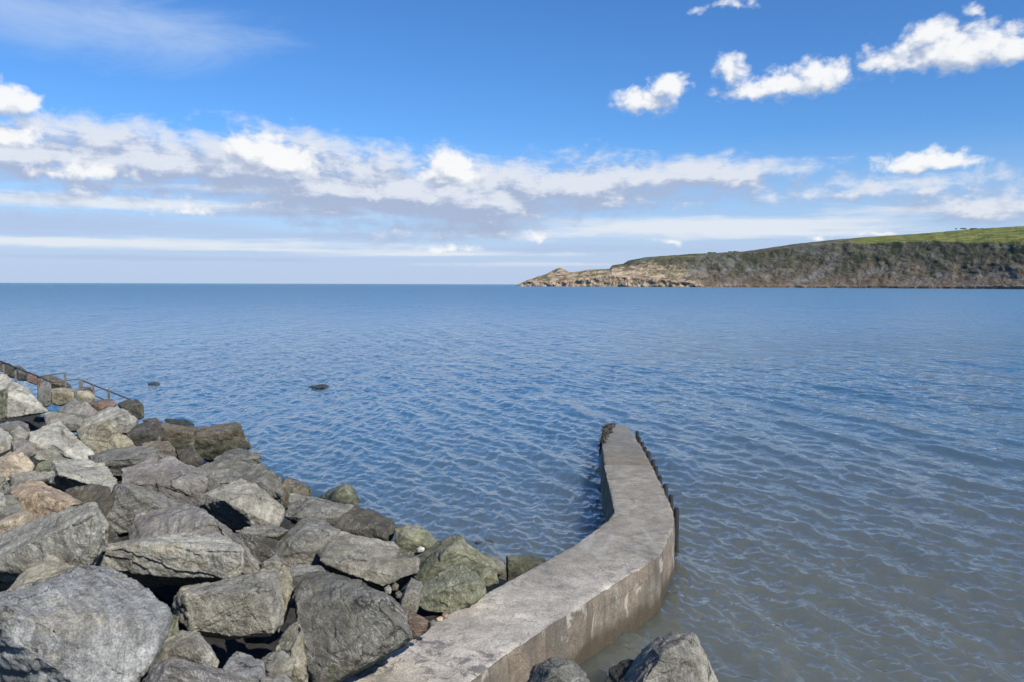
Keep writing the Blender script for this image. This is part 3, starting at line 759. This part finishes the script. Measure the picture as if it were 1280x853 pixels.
# ------------------------------------------------------------------ the sea
def sea():
    na = 1150
    az = np.radians(np.linspace(-62, 62, na))
    dep = np.concatenate([np.linspace(40, 8.0, 470), np.linspace(8.0, 1.0, 260)[1:], np.geomspace(1.0, 0.011, 110)[1:]])
    r = H / np.tan(np.radians(dep))
    dr = np.gradient(r)
    A, Q = np.meshgrid(az, r)
    X = Q * np.sin(A); Y = Q * np.cos(A)
    DRr = np.repeat(np.abs(dr)[:, None], na, 1); DLt = Q * (az[1] - az[0]); SA, CA = np.sin(A), np.cos(A)
    Z = np.zeros_like(X); DX = np.zeros_like(X); DY = np.zeros_like(X)
    rng = np.random.default_rng(5)
    near = np.argmax(r > 1500)
    for k in range(190):
        lam = 0.22 * (11.0 / 0.22) ** (rng.random() ** 1.45)
        if lam > 1.4: th = math.radians(192 + rng.normal(0, 13))
        elif lam > 0.6: th = math.radians(202 + rng.normal(0, 22))
        else: th = math.radians(214 + rng.normal(0, 34))
        kx, ky = math.cos(th) * 2 * math.pi / lam, math.sin(th) * 2 * math.pi / lam
        amp = 0.0042 * lam ** 0.50 * (0.6 + 0.8 * rng.random())
        if 0.9 < lam < 2.6: amp *= 1.35
        if lam > 3: amp *= 0.85
        if lam > 6: amp *= 0.7
        ph = rng.random() * 6.283
        sl = slice(0, near)
        ct, st = math.cos(th), math.sin(th)
        SPe = np.abs(ct * SA[sl] + st * CA[sl]) * DRr[sl] + np.abs(ct * CA[sl] - st * SA[sl]) * DLt[sl]
        att = np.clip((lam / SPe - 1.9) / 2.2, 0, 1)
        if att.max() <= 0: continue
        arg = kx * X[sl] + ky * Y[sl] + ph + 0.5 * np.sin(X[sl] * 0.31 / lam ** .5 + ph) * np.cos(Y[sl] * 0.27 / lam ** .5 + 2 * ph)
        Z[sl] += att * amp * np.sin(arg)
        DX[sl] += att * amp * 0.95 * math.cos(th) * np.cos(arg)
        DY[sl] += att * amp * 0.95 * math.sin(th) * np.cos(arg)
    # calmer in the lee of the pier and rocks, livelier gusts elsewhere
    gust = 0.85 + 0.35 * np.sin(X * 0.06 + 1.3 * np.sin(Y * 0.038)) * np.sin(Y * 0.045 + 0.7)
    lee = np.clip((-(X - 3.0)) / 4.0, 0, 1) * np.clip((40 - Q) / 12, 0, 1)
    w = gust * (1 - 0.38 * lee)
    s_in = (X - W0.x) * SN.x + (Y - W0.y) * SN.y
    a, b_ = Lp[12], Lp[9]
    nx, ny = -(b_[1] - a[1]), (b_[0] - a[0])
    dl = ((X - a[0]) * nx + (Y - a[1]) * ny) / math.hypot(nx, ny)
    Z *= w
    Z -= np.clip(s_in - 0.9, 0, 2.5) * 1.2 * np.clip((dl - 0.25) * 2, 0, 1) * np.clip((40 - Q) / 5, 0, 1)      # the bed rises: no water under the bank
    P_ = np.stack([X + DX * w, Y + DY * w, Z], -1)
    o = link('sea', grid_mesh('sea', P_), WATER)
    tag(o, kind='structure')


sea()

# ------------------------------------------------------------------ the headland
def headland():
    sky = np.array([(640, 361), (644, 358.5), (652, 353.5), (660, 349.7), (682, 343), (692, 337.5), (699.7, 334.5), (706, 337.5), (712, 340.4), (721, 339.8), (737, 337.2), (762, 336), (765, 331.8), (779, 329.8), (785, 325.8),
                    (806, 321.8), (832, 320), (859, 317.8), (888, 316.5), (928, 314.6), (945, 312), (960, 309.8), (993, 305), (1030, 301), (1073, 297), (1110, 294.6), (1152, 292), (1180, 289.5), (1206, 287), (1240, 285), (1280, 282.6), (1340, 277), (1500, 262), (1700, 250)])
    edge = np.array([(640, 361), (652, 355), (682, 345), (699, 336), (712, 341.5), (737, 338.5), (779, 331.5), (806, 325), (859, 323), (928, 317.5), (960, 312.5), (1000, 308), (1040, 304.5), (1083, 304), (1168, 301), (1205, 303), (1280, 302), (1400, 296), (1700, 280)])
    band = np.array([(640, 361), (646, 352.5), (700, 352.5), (735, 347), (760, 345), (800, 347.5), (850, 352), (880, 356.5), (1000, 357.5), (1300, 358), (1700, 358)])
    xs = np.concatenate([np.linspace(641, 900, 300), np.linspace(901, 1700, 520)])
    rowsA, rowsB, rowsC = 8, 46, 22
    nr = rowsA + rowsB + rowsC + 6
    Pn = np.zeros((nr, len(xs), 3)); pale = np.zeros((nr, len(xs))); grass = pale.copy(); bnd = pale.copy()
    for j, x in enumerate(xs):
        D = np.interp(x, [640, 700, 860, 1280, 1700], [2650, 2560, 2380, 1900, 1500])
        d0 = ray(x, 357); hd = Vector((d0.x, d0.y)); hl = hd.length; hd /= hl
        def zat(py, dist):
            d = ray(x, py)
            return H + dist * d.z / math.hypot(d.x, d.y)
        yb, ye, ys = np.interp(x, band[:, 0], band[:, 1]), np.interp(x, edge[:, 0], edge[:, 1]), np.interp(x, sky[:, 0], sky[:, 1])
        ye += mn.fractal(Vector((x * 0.045, 3.3, 0)), .8, 2, 4) * 1.6
        ye = max(ye, ys + 0.4); yb = max(yb, ye + 0.3)
        ys += mn.fractal(Vector((x * 0.08, 9.3, 0)), .8, 2, 4) * 0.35
        hgt = zat(ye, D)
        Db, De, Ds = D + 4, D + 30 + hgt * 1.05, D + 60 + hgt * 1.05 + np.interp(x, [640, 760, 900, 1100, 1700], [10, 60, 160, 420, 520])
        k = 0
        pts = []
        for i in range(rowsA):
            f = i / rowsA
            pts.append((D + 4 * f, -3 + (zat(yb, Db) + 3) * f, 'a', f))
        for i in range(rowsB):
            f = i / rowsB
            g = f ** np.interp(x, [640, 860, 1000], [1.0, 1.1, 1.25])
            pts.append((Db + (De - Db) * f, zat(yb, Db) + (zat(ye, De) - zat(yb, Db)) * g, 'b', f))
        for i in range(rowsC):
            f = i / (rowsC - 1)
            dist = De + (Ds - De) * f
            pts.append((dist, zat(ye + (ys - ye) * (f ** 0.8), dist), 'c', f))
        top = pts[-1]
        for i in range(1, 7):
            pts.append((top[0] + 60 * i, top[1] - 5 * i * i, 'd', 0))
        for i, (dist, z, s, f) in enumerate(pts):
            px, py = hd.x * dist, hd.y * dist
            if s in 'ab':
                msk = (0.35 + 0.65 * math.sin(math.pi * min(1, f * 0.9 + 0.045))) if s == 'b' else 0.25
                q = Vector((x * 0.05, z * 0.022, 0.0)); q2 = Vector((x * 0.022 + z * 0.012, z * 0.02, 5.0))
                gul = 1 - abs(mn.fractal(q2, 0.8, 2, 4)) * 2.2
                mv = (mn.fractal(q * 1.2, 0.7, 2.1, 5) * 4.5 + gul * 4) * msk * np.interp(x, [640, 760, 900], [0.35, 0.6, 1.0])
                # ledges
                mv += (mn.noise(Vector((x * 0.012, z * 0.16, 2.0))) * 6) * msk * np.interp(x, [820, 950], [1, 0.15])
                px += hd.x * mv; py += hd.y * mv
                if s == 'a': 
                    mv2 = mn.fractal(Vector((x * 0.10, z * 0.05, 4.0)), 0.7, 2.3, 5) * 7 * np.interp(x, [860, 900], [1, .3]); px += hd.x * mv2; py += hd.y * mv2
                if s == 'b': z += mn.fractal(Vector((px, py, z)) * 0.025, 0.7, 2, 4) * 2.5 * msk * np.interp(x, [640, 860], [0.5, 1])
            elif s == 'c':
                z += mn.fractal(Vector((px, py, 0)) * 0.006, 0.8, 2, 3) * 1.5 * (1 - f)
            Pn[i, j] = (px, py, z)
            if s in 'ab':
                pale[i, j] = np.interp(x, [640, 730, 800, 870, 905], [1, .95, .72, .55, 0.05]) * (1 if s == 'a' else np.interp(f, [0, .7, 1], [1, .8, .45])) + (0.1 if s == 'a' else 0)
                bnd[i, j] = (1.0 if s == 'a' and f > .15 else max(0, 1 - f * 14) if s == 'b' else 0) * np.interp(x, [640, 735, 860, 1000], [1, 1, .55, .22])
                grass[i, j] = 0.15 * f + np.interp(x, [1050, 1250, 1400], [0, .36, .4]) * (f ** 2 if s == 'b' else 0)
            else:
                pale[i, j] = np.interp(x, [640, 760, 800], [.9, .5, 0])
                grass[i, j] = np.interp(x, [640, 770, 800, 840, 1000, 1060, 1100], [0, .1, .42, .48, .25, .5, .85])
    me = grid_mesh('headland', Pn)
    for nm, arr in (('pale', pale), ('grass', grass), ('band', bnd)):
        at = me.attributes.new(nm, 'FLOAT', 'POINT'); at.data.foreach_set('value', arr.reshape(-1).astype(np.float32))
    me.flip_normals()
    o = link('hills', me, CLIFF)
    tag(o, kind='structure')
    # scrub on the skyline
    for px, py, w, lab in ((889, 316.3, 26, 'dark round bush on the skyline nearest the headland tip'), (915, 315, 40, 'longer scrub hedge on the headland skyline'), (1216, 286.4, 110, 'long dark hedge on the skyline of the green field')):
        x = px
        D = np.interp(x, [640, 860, 1280], [2650, 2380, 1900]) + 60 + np.interp(x, [760, 900, 1100, 1700], [60, 160, 420, 520]) + 100
        c = CAM + ray(px, py) * D
        bm = bmesh.new()
        for k in range(max(5, int(w / 6))):
            f = random.uniform(-.5, .5)
            mtx = Matrix.Translation((f * w, random.uniform(-4, 4), random.uniform(0, 1.0))) @ Matrix.Diagonal((random.uniform(3, 7), 4, random.uniform(1.2, 2.4), 1))
            bmesh.ops.create_icosphere(bm, subdivisions=2, radius=1, matrix=mtx)
        for v in bm.verts: v.co += Vector(mn.noise_vector(v.co * 0.6)) * 1.2
        o = link('hedge', mesh_from(bm, 'hedge'), BUSH); o.location = c
        tag(o, lab, 'hedge')


headland()

# ------------------------------------------------------------------ light and sky
SUN_AZ, SUN_EL = 142.0, 40.0            # degrees clockwise from the view direction, degrees up
sd_ = Vector((math.sin(R(SUN_AZ)) * math.cos(R(SUN_EL)), math.cos(R(SUN_AZ)) * math.cos(R(SUN_EL)), math.sin(R(SUN_EL))))
sl = bpy.data.lights.new('sun', 'SUN'); so = bpy.data.objects.new('sun', sl); col.objects.link(so)
so.rotation_euler = sd_.to_track_quat('Z', 'Y').to_euler()
sl.energy, sl.angle, sl.color = 4.8, R(0.5), (1.0, 0.95, 0.87)

w = bpy.data.worlds.new('World'); scene.world = w; w.use_nodes = True
w.cycles.sampling_method = 'MANUAL'; w.cycles.sample_map_resolution = 512


def azel(px, py):
    d = ray(px, py).normalized()
    return math.degrees(math.atan2(d.x, d.y)), math.degrees(math.asin(d.z))


DEG = 1 / 16.4                           # degrees per photo pixel, near enough
PUFFS = [  # px, py of the body, half width, half height, weight
    (805, 128, 50, 20, .85), (838, 112, 26, 24, .9), (985, 108, 95, 22, .85), (918, 92, 22, 26, .8), (1025, 95, 40, 24, .85), (1190, 66, 100, 30, 1), (1165, 48, 40, 22, .8), (1262, 62, 44, 24, .8),
    (1160, 206, 60, 19, .85), (345, 205, 66, 26, 1.35), (322, 190, 40, 26, 1.3), (562, 222, 50, 22, 1.35), (562, 206, 34, 20, 1.3), (5, 130, 44, 26, 1.1), (12, 170, 36, 18, 1.0),
    (1217, 15, 12, 8, .5), (670, 296, 26, 13, .7), (560, 314, 44, 8, .5), (840, 304, 30, 6, .5), (1095, 294, 24, 5, .55), (1020, 298, 20, 4, .4), (110, 216, 60, 14, .6), (905, 8, 36, 9, .35), (230, 262, 40, 9, .4)]
BANK = [
    (30, 200, 130, 52, .9), (170, 205, 200, 55, 1.1), (330, 215, 190, 58, 1.15), (470, 240, 190, 58, 1.2), (600, 250, 180, 56, 1.2), (730, 238, 180, 44, 1.1), (850, 225, 170, 32, .95), (560, 285, 160, 24, .7),
    (1120, 236, 190, 18, .6), (1225, 250, 100, 26, .65), (1050, 230, 100, 10, .45)]

g = bpy.data.node_groups.new('cloud_field', 'ShaderNodeTree')
g.interface.new_socket('P', in_out='INPUT', socket_type='NodeSocketVector')
g.interface.new_socket('Cumulus', in_out='OUTPUT', socket_type='NodeSocketFloat')
g.interface.new_socket('Bank', in_out='OUTPUT', socket_type='NodeSocketFloat')
T = NT(g)
gi = g.nodes.new('NodeGroupInput'); go = g.nodes.new('NodeGroupOutput')
p0 = gi.outputs[0]
nzn = g.nodes.new('ShaderNodeTexNoise'); nzn.noise_dimensions = '2D'; nzn.inputs['Scale'].default_value = 0.45; nzn.inputs['Detail'].default_value = 4
T.put(nzn.inputs['Vector'], p0)
pw = T.vm('ADD', p0, T.vm('SCALE', T.vm('SUBTRACT', nzn.outputs['Color'], (0.5, 0.5, 0.5)), 1.1))
pw = T.vm('MULTIPLY', pw, (1, 1, 0))


def blobs(lst, flat, T=T, g=g, pw=pw):
    out = None
    for px, py, hw, hh, wt in lst:
        a, e = azel(px, py)
        iw, ih = 1 / (hw * DEG), 1 / (hh * DEG)
        n = g.nodes.new('ShaderNodeVectorMath'); n.operation = 'MULTIPLY_ADD'
        T.put(n.inputs[0], pw); n.inputs[1].default_value = (iw, ih, 0); n.inputs[2].default_value = (-a * iw, -e * ih, 0)
        q = T.vm('MAXIMUM', n.outputs[0], T.vm('MULTIPLY', n.outputs[0], (-1, -flat, 0)))
        ln = g.nodes.new('ShaderNodeVectorMath'); ln.operation = 'LENGTH'
        T.put(ln.inputs[0], q)
        f = T.m('MULTIPLY_ADD', ln.outputs['Value'], -wt, wt)
        out = f if out is None else T.m('SMOOTH_MAX', out, f, 0.12)
    return out


bil = T.vor(T.vm('MULTIPLY', pw, (0.75, 1.0, 1)), 1.0, 'F1', 2, '2D')
fb = T.noise(T.vm('MULTIPLY', p0, (0.52, 0.8, 1)), 1.0, 9, 0.62, 0.25, 2.0, '2D')
fb2 = T.noise(T.vm('MULTIPLY', p0, (0.15, 0.55, 1)), 1.0, 9, 0.62, 0.4, 2.0, '2D')
cum = T.m('ADD', blobs(PUFFS, 1.4), T.m('MULTIPLY', T.m('SUBTRACT', fb, 0.45), 0.85))
cum = T.m('ADD', cum, T.m('MULTIPLY', T.m('SUBTRACT', 0.45, bil), 0.38))
bank = T.m('ADD', blobs(BANK, 1.15), T.m('MULTIPLY', T.m('SUBTRACT', fb2, 0.5), 1.35))
bank = T.m('ADD', bank, T.m('MULTIPLY', T.m('SUBTRACT', fb, 0.5), 1.0))
T.l.new(cum, go.inputs[0]); T.l.new(bank, go.inputs[1])

t = NT(w.node_tree)
bg = w.node_tree.nodes['Background']
sky = t.n.new('ShaderNodeTexSky'); sky.sky_type = 'NISHITA'; sky.sun_disc = False
sky.sun_elevation = R(SUN_EL); sky.sun_rotation = R(SUN_AZ)
sky.air_density, sky.dust_density, sky.ozone_density = 1.0, 0.4, 3.0
hs = t.n.new('ShaderNodeHueSaturation'); hs.inputs['Saturation'].default_value = 1.1; hs.inputs['Value'].default_value = 1.0
t.put(hs.inputs['Color'], sky.outputs[0])
tc = t.n.new('ShaderNodeTexCoord')
vx, vy, vz = t.sep(tc.outputs['Generated'])
azm = t.m('MULTIPLY', t.m('ARCTAN2', vx, vy), 57.2958)
elv = t.m('MULTIPLY', t.m('ARCSINE', vz), 57.2958)
ae = t.comb(azm, elv)


def field(v):
    n = t.n.new('ShaderNodeGroup'); n.node_tree = g
    t.put(n.inputs[0], v)
    return n.outputs


f0, f1 = field(ae), field(t.vm('ADD', ae, (0.45, 1.0, 0)))
skyc = t.mix(1.0, hs.outputs[0], (0.51, 0.80, 1.12), 'MULTIPLY')
LV = 7.6                                   # cloud white in sky units
# haze veil low over the sea
skyc = t.mix(t.ramp(elv, 11.0, 0.3, 0.0, 0.9), skyc, (LV * .50, LV * .60, LV * .82))
# thin cirrus
ci = t.noise(t.vm('MULTIPLY', ae, (0.05, 0.22, 1)), 1.0, 8, 0.62, 0.8, 2.0, '2D')
a_, e_ = azel(110, 22)
cm = t.m('SUBTRACT', 1.0, t.m('SQRT', t.m('ADD', t.m('POWER', t.m('MULTIPLY', t.m('SUBTRACT', azm, a_), 1 / 12), 2), t.m('POWER', t.m('MULTIPLY', t.m('SUBTRACT', elv, e_), 1 / 3.2), 2))))
cirr = t.ramp(t.m('ADD', cm, t.m('MULTIPLY', t.m('SUBTRACT', ci, 0.5), 1.6)), -0.1, 1.1, 0, 0.55)
skyc = t.mix(cirr, skyc, (LV * .62, LV * .74, LV * .92))
# long stratus streaks and dull layers near the horizon
STREAK = [(150, 255, 330, 11, 1.0), (120, 303, 420, 9, 1.1), (330, 312, 260, 5, .9), (890, 286, 330, 19, 1.15), (560, 318, 240, 5, .7), (1150, 262, 260, 10, .6), (700, 330, 200, 4, .6), (300, 235, 200, 8, .5)]
LAYER = [(90, 280, 330, 15, 1.1), (420, 296, 260, 9, .9), (150, 322, 420, 5, .7), (700, 312, 240, 8, .7), (330, 268, 160, 7, .7)]
sn = t.noise(t.vm('MULTIPLY', ae, (0.045, 0.9, 1)), 1.0, 8, 0.6, 0.5, 2.0, '2D')
sn2 = t.noise(t.vm('ADD', t.vm('MULTIPLY', ae, (0.16, 1.1, 1)), (7, 3, 0)), 1.0, 8, 0.62, 0.4, 2.0, '2D')
nn = t.m('ADD', t.m('MULTIPLY', t.m('SUBTRACT', sn, 0.5), 1.5), t.m('MULTIPLY', t.m('SUBTRACT', sn2, 0.5), 0.9))
sk = t.m('ADD', blobs(STREAK, 1.0, t, w.node_tree, ae), nn)
ly = t.m('ADD', blobs(LAYER, 1.0, t, w.node_tree, ae), t.m('MULTIPLY', nn, -0.8))
skyc = t.mix(t.ramp(sk, 0.0, 0.75, 0, 0.85), skyc, (LV * .80, LV * .84, LV * .90))
skyc = t.mix(t.ramp(ly, 0.0, 0.8, 0, 0.7), skyc, (LV * .45, LV * .55, LV * .77))
# the cloud bank, then bright cumulus in front
lb = t.ramp(t.m('SUBTRACT', f0[1], f1[1]), -0.18, 0.44, 0, 1)
bc = t.mix(lb, (LV * .40, LV * .48, LV * .66), (LV * .76, LV * .80, LV * .88))
skyc = t.mix(t.ramp(f0[1], -0.08, 0.72, 0, 0.95), skyc, bc)
lc = t.ramp(t.m('SUBTRACT', f0[0], f1[0]), -0.40, 0.50, 0, 1)
cc = t.mix(lc, (LV * .44, LV * .52, LV * .68), (LV * .95, LV * .96, LV * .97))
skyc = t.mix(t.ramp(f0[0], -0.08, 0.50, 0, 0.97), skyc, cc)
t.put(bg.inputs['Color'], skyc)
bg.inputs['Strength'].default_value = 0.1

# ------------------------------------------------------------------ render settings
scene.render.engine = 'CYCLES'
scene.view_settings.view_transform = 'Standard'
scene.view_settings.look = 'None'
scene.view_settings.exposure = 0.4
scene.view_settings.gamma = 1.0
scene.cycles.use_denoising = True
scene.cycles.denoiser = 'OPENIMAGEDENOISE'
scene.cycles.denoising_input_passes = 'RGB_ALBEDO_NORMAL'
scene.cycles.denoising_prefilter = 'ACCURATE'
scene.cycles.max_bounces = 4
scene.cycles.diffuse_bounces = 2
scene.cycles.glossy_bounces = 2
scene.cycles.caustics_reflective = False
scene.cycles.sample_clamp_indirect = 6
